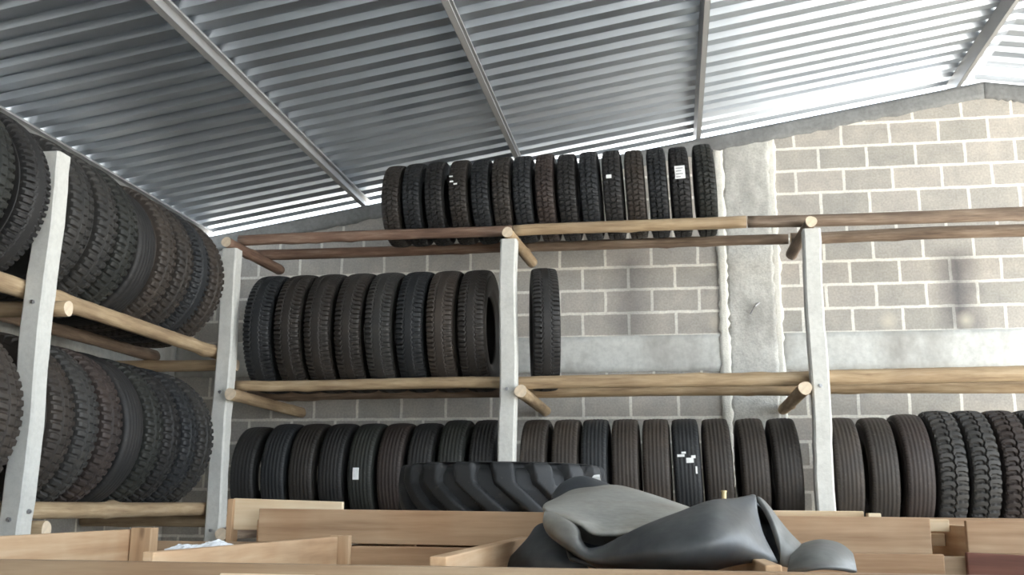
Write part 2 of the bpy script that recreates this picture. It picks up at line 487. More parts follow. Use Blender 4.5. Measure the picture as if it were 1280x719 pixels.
RF, RR = 7.30, 7.88            # middle and bottom tiers: front and rear rail depth
ZM = 0.868
log('log_rail', (-3.30, RF, ZM), (-1.170, RF, ZM-0.002), 0.040, 0.043, 'log', 'front log rail under the middle tier of big tires, between left and middle posts', 'rail', 'log rails', 21)
log('log_rail', (-1.160, RF+0.005, ZM-0.005), (1.0, RF+0.005, ZM+0.004), 0.047, 0.050, 'log', 'tan front log rail of the middle tier, below the bare block wall', 'rail', 'log rails', 22)
log('log_rail', (1.01, RF, ZM+0.01), (3.6, RF, ZM+0.015), 0.055, 0.052, 'log', 'front log rail of the middle tier right of the right-hand post', 'rail', 'log rails', 23)
log('log_rail', (-3.45, RR, ZM-0.01), (-1.17, RR, ZM-0.01), 0.045, 0.045, 'log_brown', 'rear log rail carrying the backs of the middle tier of big tires', 'rail', 'log rails', 24)
log('log_rail', (-1.16, RR, ZM-0.012), (1.00, RR, ZM-0.012), 0.045, 0.045, 'log', 'rear log rail of the middle tier, just below the tan front rail', 'rail', 'log rails', 25)
log('log_rail', (1.01, RR, ZM-0.005), (3.6, RR, ZM-0.005), 0.045, 0.045, 'log', 'thin pale rear rail of the middle tier right of the right-hand post', 'rail', 'log rails', 26)
TF, TRR = 7.36, 7.84
ZT = 2.037
log('log_rail', (-3.38, TF, ZT+0.00), (-1.17, TF, ZT+0.005), 0.043, 0.040, 'log_red', 'reddish front log rail of the top tier at its left end', 'rail', 'log rails', 31)
log('log_rail', (-1.16, TF, ZT+0.004), (0.58, TF, ZT+0.01), 0.042, 0.046, 'log', 'honey coloured front log rail under the row of small tires on the top tier', 'rail', 'log rails', 32)
log('log_rail', (0.59, TF, ZT+0.008), (3.6, TF, ZT-0.01), 0.044, 0.052, 'log_brown', 'weathered grey-brown front log rail of the top tier, bare of tires', 'rail', 'log rails', 33, 0.018)
log('log_rail', (-3.45, TRR, ZT), (-1.17, TRR, ZT), 0.045, 0.043, 'log_red', 'reddish rear log rail of the top tier at its left end', 'rail', 'log rails', 34)
log('log_rail', (-1.16, TRR, ZT), (0.93, TRR, ZT-0.01), 0.042, 0.040, 'log_brown', 'rear log rail behind the row of small tires on the top tier', 'rail', 'log rails', 35)
log('log_rail', (0.95, TRR, ZT-0.01), (3.6, TRR, ZT-0.005), 0.046, 0.050, 'log_brown', 'lower looking rear rail of the top tier right of the right-hand post', 'rail', 'log rails', 36, 0.016)
ZB = -0.147
log('log_rail', (-3.30, RF+0.02, ZB), (-0.27, RF+0.02, ZB), 0.043, 0.043, 'log_brown', 'front log rail under the bottom tire row, left half', 'rail', 'log rails', 41)
log('log_rail', (-0.26, RF+0.02, ZB), (3.6, RF+0.02, ZB), 0.043, 0.043, 'log_brown', 'front log rail under the bottom tire row, right half', 'rail', 'log rails', 42)
log('log_rail', (-3.30, RR-0.03, ZB), (-0.27, RR-0.03, ZB), 0.043, 0.043, 'log_brown', 'rear log rail under the bottom tire row, left half', 'rail', 'log rails', 43)
log('log_rail', (-0.26, RR-0.03, ZB), (3.6, RR-0.03, ZB), 0.043, 0.043, 'log_brown', 'rear log rail under the bottom tire row, right half', 'rail', 'log rails', 44)
# left rack
LXF, LXR = -3.458, -4.05
ZU, ZL = 1.12, -0.057
log('log_rail', (LXF, 2.2, ZU-0.01), (LXF, 7.36, ZU), 0.055, 0.048, 'log', 'slanting looking front log rail under the upper tires of the left rack', 'rail', 'log rails', 51, 0.006)
log('log_rail', (LXR, 2.2, ZU), (LXR, 7.4, ZU), 0.05, 0.05, 'log_brown', 'rear log rail under the upper tires of the left rack', 'rail', 'log rails', 52, 0.006)
log('log_rail', (LXF, 2.2, ZL), (LXF, 7.36, ZL), 0.050, 0.046, 'log', 'front log rail under the lower tires of the left rack', 'rail', 'log rails', 53, 0.006)
log('log_rail', (LXR, 2.2, ZL), (LXR, 7.4, ZL), 0.05, 0.05, 'log_brown', 'rear log rail under the lower tires of the left rack', 'rail', 'log rails', 54, 0.006)
# cross logs
for k, (x, nm) in enumerate(zip(PX, ('left corner post', 'middle post', 'right-hand post', 'far right post'))):
    m_ = ('log_red', 'log', 'log_brown', 'log_brown')[k]
    log('cross_log', (x+(-0.02, 0.0, -0.002, 0)[k], 7.09, 1.957), (x+(0.03, 0.05, -0.03, 0)[k], 8.06, 1.957), 0.040, 0.045, m_, 'short cross log lying on top of the %s, round cut end forward' % nm, 'cross log', 'cross logs', 60+k, 0.003)
    s = -1 if k >= 2 else 1
    log('cross_log', (x+s*0.108, 7.06, 0.778), (x+s*0.10, 8.56, 0.770), 0.045, 0.045, ('log', 'log', 'log', 'log')[k], 'cross log bolted beside the %s at the middle tier' % nm, 'cross log', 'cross logs', 70+k, 0.003)
    log('cross_log', (x+s*0.108, 7.06, -0.235), (x+s*0.10, 8.56, -0.235), 0.045, 0.045, 'log_brown', 'cross log bolted beside the %s at the bottom tier' % nm, 'cross log', 'cross logs', 80+k, 0.003)
for k, (y_, nm) in enumerate(((4.966, 'nearest left post'), (7.292, 'left corner post'), (2.561, 'left front end post'))):
    x1 = -3.245 if k != 1 else -3.30
    log('cross_log', (x1, y_, 1.025), (-4.47, y_, 1.025), 0.043, 0.047, 'log', 'cross log of the %s to left wall, under upper tires' % nm, 'cross log', 'cross logs', 90+k, 0.003)
    log('cross_log', (x1, y_, -0.150), (-4.47, y_, -0.150), 0.043, 0.047, 'log', 'cross log from the %s to left wall, under lower tires' % nm, 'cross log', 'cross logs', 95+k, 0.003)

# ------------------------------------------------------------------ tires
def sstep(a, b, x):
    t = np.clip((x-a)/(b-a), 0, 1); return t*t*(3-2*t)

def slot(fr, c, w_, s=0.03):
    d = np.abs((fr-c+0.5) % 1.0-0.5)
    return sstep(w_/2-s, w_/2+s, d)            # 0 in the slot, 1 on the block

PAT = {}
def pat(name, NN, depth, rw):
    def deco(fn): PAT[name] = (NN, depth, rw, fn); return fn
    return deco

@pat('notch', 78, 0.018, 0.92)
def _(f, u):
    a = np.abs(u); sh = sstep(0.42, 0.55, a)
    lat = 1-(1-slot(f+0.15*np.sign(u), 0.5, 0.40))*sh
    zig = np.abs(a-0.36-0.05*np.sign(np.sin(2*PI*f))); lon = sstep(0.03, 0.07, zig)*0.3+0.7
    return np.minimum(lat, lon)

@pat('block', 60, 0.014, 0.88)
def _(f, u):
    a = np.abs(u); sh = sstep(0.25, 0.34, a)
    lat = 1-(1-slot(f+0.25*np.sign(u)+0.1*a, 0.5, 0.36))*sh
    c = 1-(1-slot(f, 0.0, 0.2))*(1-sstep(0.1, 0.2, a))*0.8
    lon = sstep(0.03, 0.08, np.abs(a-0.30))
    return np.minimum(np.minimum(lat, c), lon)

@pat('light', 52, 0.013, 0.88)
def _(f, u):
    a = np.abs(u); sh = sstep(0.3, 0.42, a)
    lat = 1-(1-slot(f+0.25*np.sign(u)-0.25*a, 0.5, 0.34))*sh
    c = 1-(1-slot(f+0.3*u, 0.1, 0.26))*(1-sstep(0.25, 0.32, a))
    lon = sstep(0.03, 0.08, np.abs(a-0.34-0.05*np.sin(2*PI*f)))
    return np.minimum(np.minimum(lat, c), lon)

@pat('rib', 60, 0.004, 0.90)
def _(f, u):
    a = np.abs(u); h = np.ones_like(u)
    for c in (0.0, 0.32, 0.64): h = np.minimum(h, sstep(0.02, 0.06, np.abs(a-c-0.012*np.sin(2*PI*f))))
    sip = 1-(1-slot(f, 0.5, 0.18))*sstep(0.78, 0.84, a)*0.8
    return np.minimum(h, sip)

@pat('lug', 42, 0.018, 0.90)
def _(f, u):
    a = np.abs(u); sh = sstep(0.14, 0.24, a)
    lat = 1-(1-slot(f+0.25*np.sign(u)+0.22*np.sin(a*PI), 0.5, 0.42))*sh
    return np.minimum(lat, sstep(0.02, 0.07, np.abs(u-0.06*np.sin(2*PI*f))))

@pat('tractor', 17, 0.046, 0.92)
def _(f, u):
    s = np.where(u > -0.25, 0.75*u, -0.19+0.12*(u+0.25))
    return slot(f+s, 0.5, 0.42, 0.05)

TM = {}
def tire_mesh(kind, R, W):
    key = (kind, round(R, 3), round(W, 3))
    if key in TM: return TM[key]
    NN, dep, rw, fn = PAT[kind]
    spp = 8 if NN > 20 else 16
    nt_ = NN*spp
    ht = rw*W/2
    us = np.concatenate(([-1.10, -1.05], np.linspace(-1, 1, 27), [1.05, 1.10]))
    th = np.arange(nt_)*2*PI/nt_
    fr = (np.arange(nt_)/spp) % 1.0
    Fg, Ug = np.meshgrid(fr, us, indexing='ij')
    hgt = fn(Fg, np.clip(Ug, -1, 1))
    crown = 0.010*(R/0.45)
    rad = R-crown*np.minimum(np.abs(Ug), 1)**2.5-0.006*sstep(0.88, 1.0, np.abs(Ug))-dep*(1-hgt)
    rad = np.where(np.abs(Ug) > 1.02, rad-0.012-(np.abs(Ug)-1.05)*0.6, rad)
    ax = np.where(np.abs(Ug) > 1, np.sign(Ug)*(1+(np.abs(Ug)-1)*0.5), Ug)*ht
    Tg = th[:, None]
    V = np.stack([ax, -rad*np.sin(Tg), rad*np.cos(Tg)], -1).reshape(-1, 3)
    nu = len(us)
    ii = np.arange(nt_)[:, None]; jj = np.arange(nu-1)[None, :]; i2 = (ii+1) % nt_
    Fc = np.stack([ii*nu+jj, ii*nu+jj+1, i2*nu+jj+1, i2*nu+jj], -1).reshape(-1, 4)
    tr = bpy.data.meshes.new('tread_'+kind); tr.from_pydata(V.tolist(), [], Fc.tolist())
    tr.polygons.foreach_set('use_smooth', [kind in ('rib', 'tractor')]*len(Fc)); tr.materials.append(MT['rubber']); tr.update()
    # one side: shoulder, bulging sidewall with rings, bead, inner liner
    e = R-crown-0.016-dep
    P = [(ht*0.97, e+0.004), (ht*1.04, e-0.02*R/0.45), (W/2*0.965, R*0.90), (W/2*0.98, R*0.885), (W/2, R*0.82), (W/2*0.995, R*0.77), (W/2*0.955, R*0.70),
         (W/2*0.955, R*0.69), (W/2*0.88, R*0.635), (W/2*0.86, R*0.63), (W/2*0.78, R*0.585), (W/2*0.70, R*0.56), (W/2*0.58, R*0.556), (W/2*0.52, R*0.57),
         (W/2*0.66, R*0.65), (W/2*0.84, R*0.78), (W/2*0.78, R*0.88), (W/2*0.5, R*0.925), (0, R*0.935)]
    sd = []
    ns = 80
    for sgn in (-1, 1):
        b = MB()
        rings = [[(sgn*a, -r_*math.sin(2*PI*k/ns), r_*math.cos(2*PI*k/ns)) for k in range(ns)] for a, r_ in P]
        if sgn > 0: rings = rings[::-1]
        b.ring_tube(rings, 0, False)
        sd.append(b.mesh('sidewall_'+kind, [MT['rubber_side']], True))
    TM[key] = (tr, sd[0], sd[1]); return TM[key]

COL = {
    'brown': (0.040, 0.032, 0.026), 'dark brown': (0.029, 0.0245, 0.021), 'black': (0.018, 0.0175, 0.0175),
    'bluish black': (0.0175, 0.0195, 0.022), 'greenish black': (0.021, 0.0225, 0.0195), 'grey': (0.034, 0.033, 0.031),
    'reddish brown': (0.038, 0.028, 0.0245),
}
def tire(name, kind, R, W, base, rotz, lean, spin, colour, label, cat, group, yawj=0.0, flat=False):
    me = tire_mesh(kind, R, W)
    e = empty(name, base, label, cat, group)
    if flat: e.rotation_euler = (0, 0, rotz)
    else: e.rotation_euler = Euler((0, lean, rotz+yawj), 'XYZ')
    k = rnd.uniform(0.62, 0.88); c = tuple(x*k for x in COL[colour])+(1,)
    out = []
    for nm, m in zip(('tread', 'sidewall', 'sidewall'), me):
        o = bpy.data.objects.new(nm, m); C.objects.link(o); o.parent = e; o.color = c
        if flat: o.location = (0, 0, W/2); o.rotation_euler = Euler((spin, 0, 0)).to_matrix().to_4x4().to_euler(); o.rotation_euler = (Matrix.Rotation(PI/2, 3, 'Y') @ Matrix.Rotation(spin, 3, 'X')).to_euler()
        else: o.location = (0, 0, R); o.rotation_euler = (spin, 0, 0)
        out.append(o)
    return e

def sticker(e, R, ang, x, w_, h_, name, label, lines=0):
    """paper label bent over the tread: ang measured up from the front of the tire"""
    b = MB(); n_ = 6; rr = R+0.004
    def q(a, xx, r_): return (xx, -r_*math.cos(a), R+r_*math.sin(a))
    da = h_/R; rows = []
    for i in range(n_+1):
        a = ang-da/2+da*i/n_
        rows.append([q(a, x-w_/2, rr-0.003), q(a, x+w_/2, rr-0.003), q(a, x+w_/2, rr), q(a, x-w_/2, rr)])
    b.ring_tube(rows, 0)
    for k in range(lines):
        a0 = ang+da*(0.30-0.22*k); ww = w_*(0.36, 0.28, 0.34, 0.22)[k % 4]
        r2 = [[q(a, x-w_*0.4, rr-0.001), q(a, x-w_*0.4+ww*2, rr-0.001), q(a, x-w_*0.4+ww*2, rr+0.0012), q(a, x-w_*0.4, rr+0.0012)] for a in (a0-da*0.045, a0+da*0.045)]
        b.ring_tube(r2, 1)
    return tag(b.build(name, [MT['paper'], MT['ink']], e), label)

def rest(R, y0, y1, zr, rr):
    """base height of a tire lying between two rails"""
    s = (y1-y0)/2; return zr+math.sqrt((R+rr)**2-s*s)-R

ORD = ['first', 'second', 'third', 'fourth', 'fifth', 'sixth', 'seventh', 'eighth', 'ninth', 'tenth', 'eleventh', 'twelfth', 'thirteenth', 'fourteenth', 'fifteenth', 'sixteenth', 'seventeenth', 'eighteenth']

# middle tier, big notched truck tires
mid = [(315, 'bluish black'), (356, 'dark brown'), (393, 'dark brown'), (431, 'dark brown'), (470, 'grey'), (509, 'bluish black'), (548, 'brown'), (588, 'dark brown'), (672, 'black')]
for i, (px, c) in enumerate(mid):
    R = 0.474; yc = (RF+RR)/2
    p = at(px, 425, yc-R+0.01)
    if i == 0: lab = '%s truck tire beside corner post, leftmost of the middle tier' % c
    elif i == 8: lab = 'black truck tire standing alone just right of the middle post, middle tier'
    elif i == 7: lab = 'dark brown truck tire just left of the middle post, on the middle tier'
    else: lab = '%s truck tire, %s from the left of the eight on the middle tier' % (c, ORD[i])
    tire('truck_tire', 'notch', R, 0.216 if i == 0 else 0.205, (p.x, yc, rest(R, RF, RR, ZM, 0.052)+H), 0, math.radians((0.5, -0.3, 0, 0.3, -0.3, 0, -0.6, -0.8, -1.2)[i]), rnd.uniform(0, 6.28), c, lab, 'tire', 'truck tires on the middle tier', yawj={8: 0.17, 0: 0.03}.get(i, 0.0))

# top tier, small tires
top = [(486.3, 'dark brown'), (512.7, 'bluish black'), (541, 'black'), (571.6, 'dark brown'), (599.5, 'bluish black'), (626, 'dark brown'), (652.6, 'bluish black'), (681, 'reddish brown'),
       (709, 'black'), (737.3, 'bluish black'), (766.6, 'black'), (795.3, 'brown'), (824, 'bluish black'), (853, 'black'), (885.5, 'greenish black')]
TR = [0.330, 0.335, 0.338, 0.340, 0.338, 0.345, 0.345, 0.348, 0.345, 0.350, 0.350, 0.348, 0.352, 0.352, 0.358]
LN = [-0.2, -1.5, -2.5, -3, -3.3, -3, -3, -3, -3, -3, -3, -3, -3, -3, -3.2]
for i, (px, c) in enumerate(top):
    R = TR[i]; yc = (TF+TRR)/2; ln = math.radians(LN[i])
    p = at(px, 252, yc-R+0.01); zb = rest(R, TF, TRR, ZT+0.008, 0.051)
    bx = p.x-math.sin(ln)*(p.z-H-zb)
    if i == 0: lab = 'dark brown small tire at the left end of the top tier'
    elif i == 14: lab = 'greenish black small tire beside the wall column, right end of the top tier'
    elif i == 13: lab = 'black small tire with a large white paper label, top tier right end'
    elif i == 10: lab = 'black small tire with a tiny white tag on its tread, top tier'
    else: lab = '%s small tire, %s from the left in the top tier row' % (c, ORD[i])
    e = tire('light_truck_tire', 'light', R, 0.147, (bx, yc, zb+H), 0, ln, rnd.uniform(0, 6.28), c, lab, 'tire', 'small tires on the top tier')
    if i == 13: sticker(e, R, 0.14, 0.0, 0.075, 0.105, 'paper_label', 'white printed paper label', 4)
    if i == 10: sticker(e, R, 0.12, -0.02, 0.04, 0.03, 'paper_tag', 'tiny white paper tag')
    if i == 3:
        for a_, x_ in ((0.36, -0.045), (0.22, -0.04), (0.15, -0.01)): sticker(e, R, a_, x_, 0.028, 0.012, 'paint_mark', 'pale paint mark')

# bottom tier
bot = [(300, 533, 'black', 'rib'), (338, 531, 'bluish black', 'rib'), (374, 530, 'dark brown', 'rib'), (410.5, 530, 'black', 'rib'), (448.5, 529, 'greenish black', 'rib'), (485.5, 528, 'reddish brown', 'rib'),
       (523, 528, 'black', 'rib'), (561, 527, 'greenish black', 'rib'), (600, 526, 'black', 'rib'), (666, 525, 'brown', 'rib'), (706, 525, 'brown', 'rib'), (743, 524, 'bluish black', 'rib'),
       (782, 524, 'brown', 'rib'), (822, 525, 'brown', 'rib'), (861, 525, 'bluish black', 'rib'), (901, 525, 'brown', 'rib'), (946, 524, 'brown', 'rib'), (988, 524, 'dark brown', 'rib'),
       (1064, 524, 'brown', 'rib'), (1109, 521, 'brown', 'rib'), (1152, 520, 'reddish brown', 'rib'), (1194, 514, 'grey', 'lug'), (1235, 513, 'grey', 'lug'), (1277, 512, 'reddish brown', 'lug'), (1319, 512, 'grey', 'lug')]
tagged = {4: 'greenish black tire with a small white sticker on its tread, bottom row',
          14: 'bluish black tire splashed with white marks, above the light grey inner tube',
          0: 'black tire beside the corner post, leftmost in the bottom row of the back rack',
          8: 'black tire just left of the middle post in the bottom row',
          9: 'brown ribbed tire just right of the middle post in the bottom row',
          17: 'dark brown tire just left of the right-hand post in the bottom row',
          18: 'brown ribbed tire just right of the right-hand post, bottom row',
          19: 'brown ribbed tire, second from the right-hand post on its right, bottom row',
          20: 'reddish brown smooth tire next to the chunky lug tires, bottom row',
          21: 'grey chunky lug tire, first after the smooth tires of the bottom row',
          22: 'grey chunky lug tire with pale scuffs, second of its kind in the bottom row',
          23: 'reddish lug tire cut off by the right edge of the photo, bottom row',
          24: 'grey chunky lug tire past the right edge, end of the bottom row'}
for i, (px, pyt, c, kd) in enumerate(bot):
    y0, y1 = RF+0.02, RR-0.03; yc = (y0+y1)/2
    # radius from where its crown is seen
    a = (at(px, pyt, 1.0).z-H); best = None
    for R in np.arange(0.34, 0.48, 0.001):
        zc = rest(R, y0, y1, ZB, 0.051)+R
        if (a*yc-zc)/math.sqrt(1+a*a) <= R: best = R; break
    R = round(best or 0.40, 2)
    p = at(px, 600, yc-R+0.01); zb = rest(R, y0, y1, ZB, 0.051)
    ln = math.radians(0 if i < 9 else (-1.2 if i < 14 else -2.2 if i < 18 else -1.0))
    bx = p.x-math.sin(ln)*(p.z-H-zb)
    lab = tagged.get(i)
    if not lab:
        if i < 9: lab = '%s ribbed tire, %s from the corner post in the bottom row' % (c, ORD[i])
        else: lab = '%s ribbed tire, %s right of the middle post in the bottom row' % (c, ORD[i-9])
    e = tire('truck_tire', kd, R, 0.196 if kd == 'rib' else 0.194, (bx, yc, zb+H), 0, ln, rnd.uniform(0, 6.28), c, lab, 'tire', 'tires in the bottom row', yawj=rnd.uniform(-0.015, 0.015))
    if i == 4: sticker(e, R, -0.01, -0.02, 0.045, 0.085, 'paper_label', 'small white paper label', 0)
    if i == 14:
        for a_, x_, w_, h_ in ((0.20, 0.02, 0.05, 0.035), (0.26, 0.045, 0.03, 0.02), (0.29, -0.04, 0.05, 0.018), (0.34, -0.02, 0.03, 0.014), (0.03, 0.06, 0.012, 0.05)):
            sticker(e, R, a_, x_, w_, h_, 'paint_splash', 'white splash of paint')

# left rack, wide block tread tires seen from their tread side
LR = 0.50
xc = (LXF+LXR)/2
up = [(2.92, 'black'), (3.21, 'black'), (3.51, 'bluish black'), (3.79, 'black'), (4.06, 'bluish black'), (4.34, 'greenish black'), (4.63, 'black'), (5.06, 'grey'), (5.31, 'grey'), (5.55, 'greenish black'), (5.80, 'black'), (6.05, 'brown'), (6.30, 'dark brown'), (6.55, 'bluish black'), (6.80, 'brown')]
lo_ = [(2.90, 'black'), (3.18, 'black'), (3.46, 'black'), (3.74, 'bluish black'), (4.02, 'black'), (4.29, 'bluish black'), (4.61, 'brown'), (5.06, 'brown'), (5.31, 'grey'), (5.56, 'reddish brown'), (5.81, 'black'), (6.06, 'greenish black'), (6.31, 'black'), (6.56, 'bluish black'), (6.80, 'grey')]
for nm, lst, zr in (('upper', up, ZU), ('lower', lo_, ZL)):
    for i, (yy, c) in enumerate(lst):
        R = LR-(0.02 if (nm == 'upper' and i == 10) else 0.0)
        behind = i >= 7
        if behind:
            lab = '%s wide tire, %s behind the nearest post, %s tier of left rack' % (c, ORD[i-7], nm)
        else:
            lab = '%s wide tire, %s in front of nearest post, %s tier of left rack' % (c, ORD[6-i], nm)
        kd = 'rib' if (nm == 'lower' and i == 10) or (nm == 'upper' and i == 10) else ('notch' if nm == 'upper' and i in (6, 13) else 'block')
        tire('truck_tire', kd, R, 0.229, (xc, yy, rest(R, LXR, LXF, zr, 0.060)+H), PI/2, math.radians(rnd.uniform(-0.6, 0.6)), rnd.uniform(0, 6.28), c, lab, 'tire', 'tires on the %s tier of the left rack' % nm, yawj=rnd.uniform(-0.012, 0.012))

# ------------------------------------------------------------------ crates
def panel_x(b, x0, x1, y0, y1, ztop, widths, gaps, drop=0.0, seed=0):
    """boards along x stacked downwards from ztop to the floor"""
    z = ztop; k = 0
    while z > -H+0.03:
        w_ = widths[k % len(widths)]; g = gaps[k % len(gaps)]
        zb = max(z-w_, -H+0.02); d = drop*(1 if k == 0 else 0.4)
        b.v += []
        b.box(x0, x1, y0, y1, zb, z, tf=lambda q, d=d: (q[0], q[1], q[2]-d*(q[0]-x0)/(x1-x0)))
        z = zb-g; k += 1
    return b

def panel_y(b, x0, x1, y0, y1, ztop, w_, g):
    z = ztop
    while z > -H+0.03:
        zb = max(z-w_, -H+0.02); b.box(x0, x1, y0, y1, zb, z); z = zb-g
    return b

Hv = (0, 0, H)
# long partitioned crate nearest the camera
e = empty('wooden_crate', (0, 2.7, 0), 'long open wooden crate with partitions, nearest the camera along the bottom edge', 'crate')
def part(b, name, mat, lab=None, bev=0.003):
    o = b.build(name, mat, e, tuple(Vector(Hv)-e.location), bevel=bev)
    return tag(o, lab)
part(panel_x(MB(), -2.0, 1.5, 2.03, 2.055, -0.126, [0.12, 0.14], [0.01], -0.002), 'front_panel', MT['pg'])
part(panel_x(MB(), -1.86, -1.40, 3.372, 3.395, -0.137, [0.13], [0.01]), 'back_panel', MT['pg'])
part(panel_x(MB(), -1.085, 0.80, 3.305, 3.328, -0.143, [0.12], [0.008]), 'back_panel', MT['px'])
part(panel_x(MB(), 0.865, 1.46, 3.305, 3.328, -0.136, [0.15], [0.008], 0.025), 'back_panel', MT['pm'], 'reddish brown boards with shade in their colour')
part(MB().box(0.785, 0.875, 3.33, 3.355, -H+0.02, -0.15), 'batten', MT['pg'])
def tilt_side(x, yn, yf, zn, zf, th):
    b = MB(); z = 0.0
    while True:
        zt0, zt1 = zn+z, zf+z; zb0 = max(zt0-0.115, -H+0.02); zb1 = max(zt1-0.115, -H+0.02)
        if zt0 < -H+0.05: break
        b.box(x-th/2, x+th/2, yn, yf, 0, 1, tf=lambda q, a=zt0, bb=zt1, c=zb0, d=zb1: (q[0], q[1], (c+(a-c)*q[2]) if q[1] == yn else (d+(bb-d)*q[2])))
        z -= 0.127
    return b
part(tilt_side(-1.865, 2.06, 3.37, -0.102, -0.098, 0.024), 'side_panel', MT['py'])
part(tilt_side(-1.105, 2.058, 3.27, -0.107, -0.112, 0.026), 'partition', MT['py'], 'pale partition board')
part(tilt_side(-0.475, 2.058, 3.30, -0.107, -0.105, 0.036), 'partition', MT['py'], 'pale partition board with a cut end')
part(tilt_side(0.185, 2.058, 3.30, -0.113, -0.135, 0.032), 'partition', MT['py'], 'partition board peeping out under the rubber tube')
part(tilt_side(1.46, 2.06, 3.30, -0.12, -0.12, 0.024), 'side_panel', MT['py'])
part(MB().box(-1.850, -1.775, 3.315, 3.37, -H+0.02, -0.092), 'corner_post', MT['pz'])
part(MB().box(-1.12, -1.055, 3.272, 3.304, -H+0.02, -0.108), 'corner_post', MT['pz'])
part(MB().box(1.385, 1.445, 3.25, 3.304, -H+0.02, -0.30), 'corner_post', MT['pz'])
part(MB().box(-1.85, -1.79, 2.06, 2.11, -H+0.02, -0.135), 'corner_post', MT['pz'])
part(MB().box(1.385, 1.445, 2.06, 2.11, -H+0.02, -0.135), 'corner_post', MT['pz'])
part(MB().box(-0.925, -0.72, 2.022, 2.0295, -0.165, -0.145), 'wood_chip', MT['pp'], 'pale sliver of bare wood on the front board')

# rear long crate carrying the tractor tire
e = empty('wooden_crate', (-0.3, 4.1, 0), 'long decked wooden crate behind, carrying the flat tractor tire', 'crate')
part(panel_x(MB(), -1.425, 0.79, 3.40, 3.425, -0.024, [0.113, 0.12], [0.012], 0.012), 'front_panel', MT['px'])
part(panel_x(MB(), -1.43, 0.79, 4.85, 4.875, -0.06, [0.115], [0.012]), 'back_panel', MT['px'])
part(tilt_side(-1.43, 3.43, 4.85, -0.062, -0.062, 0.024), 'side_panel', MT['py'])
part(tilt_side(0.778, 3.43, 4.85, -0.062, -0.062, 0.024), 'side_panel', MT['py'])
dk = MB()
for k in range(10): dk.box(-1.40, 0.76, 3.50+k*0.134, 3.50+k*0.134+0.122, -0.085, -0.062)
part(dk, 'deck', MT['px'])
for x in (-1.40, -0.93, -0.62, 0.10, 0.70):
    part(MB().box(x, x+0.055, 3.428, 3.465, -H+0.02, -0.040), 'batten', MT['pz'])
part(MB().box(-1.555, -1.15, 3.475, 3.497, -0.10, 0.010, tf=lambda q: (q[0], q[1], q[2]-0.010*(q[0]+1.555)/0.4 if q[2] > -0.05 else q[2])), 'end_board', MT['pp'], 'short pale board standing above the front panel')
part(MB().box(-1.57, -1.548, 3.46, 3.515, -0.16, 0.008), 'end_cleat', MT['pz'])
part(MB().box(0.17, 0.605, 3.475, 3.497, -0.10, -0.018), 'top_board', MT['pp'], 'thin pale board showing above the front panel')
part(MB().box(0.61, 0.65, 3.43, 3.473, -0.09, -0.024), 'cleat', MT['pp'], 'small pale cut block')

# crate at the right edge
e = empty('wooden_crate', (1.5, 4.0, 0), 'wooden crate at the right edge with a shade-darkened reddish lower board', 'crate')
part(MB().box(0.885, 2.1, 3.36, 3.385, -0.142, -0.043), 'front_panel', MT['px'])
part(panel_x(MB(), 0.885, 2.1, 3.36, 3.385, -0.150, [0.16], [0.01]), 'lower_panel', MT['pm'], 'reddish brown boards with shade in their colour')
part(MB().box(0.80, 0.884, 3.55, 3.58, -0.082, -0.043).box(0.80, 0.884, 3.62, 3.65, -0.13, -0.09), 'side_rail', MT['pp'])
part(tilt_side(0.90, 3.39, 4.7, -0.06, -0.06, 0.024), 'side_panel', MT['py'])
part(tilt_side(2.09, 3.39, 4.7, -0.06, -0.06, 0.024), 'side_panel', MT['py'])
part(panel_x(MB(), 0.885, 2.1, 4.70, 4.725, -0.05, [0.115], [0.012]), 'back_panel', MT['px'])

# ------------------------------------------------------------------ flat tractor tire
tc_ = at(628, 600, 4.22)
tt = tire('tractor_tire', 'tractor', 0.43, 0.215, (tc_.x, 4.22, -0.059+H), 0, 0, 0.2, 'bluish black', 'chunky tractor tire lying flat on the rear crate, left of the rubber tube', 'tire', None, flat=True)

# ------------------------------------------------------------------ deflated inner tube
def patch(rows, dust, nsub=6):
    """smooth surface through a grid of points (uniform cubic spline in both directions)"""
    A = np.array([[list(at(*p)) for p in r] for r in rows])
    def up1(P):
        n_ = len(P); out = []
        Q = np.concatenate([[2*P[0]-P[1]], P, [2*P[-1]-P[-2]]])
        for i in range(n_-1):
            p0, p1, p2, p3 = Q[i], Q[i+1], Q[i+2], Q[i+3]
            for k in range(nsub):
                t = k/nsub
                out.append(0.5*((2*p1)+(-p0+p2)*t+(2*p0-5*p1+4*p2-p3)*t*t+(-p0+3*p1-3*p2+p3)*t**3))
        out.append(P[-1]); return np.array(out)
    A = up1(A); A = up1(A.transpose(1, 0, 2)).transpose(1, 0, 2)
    return A, dust

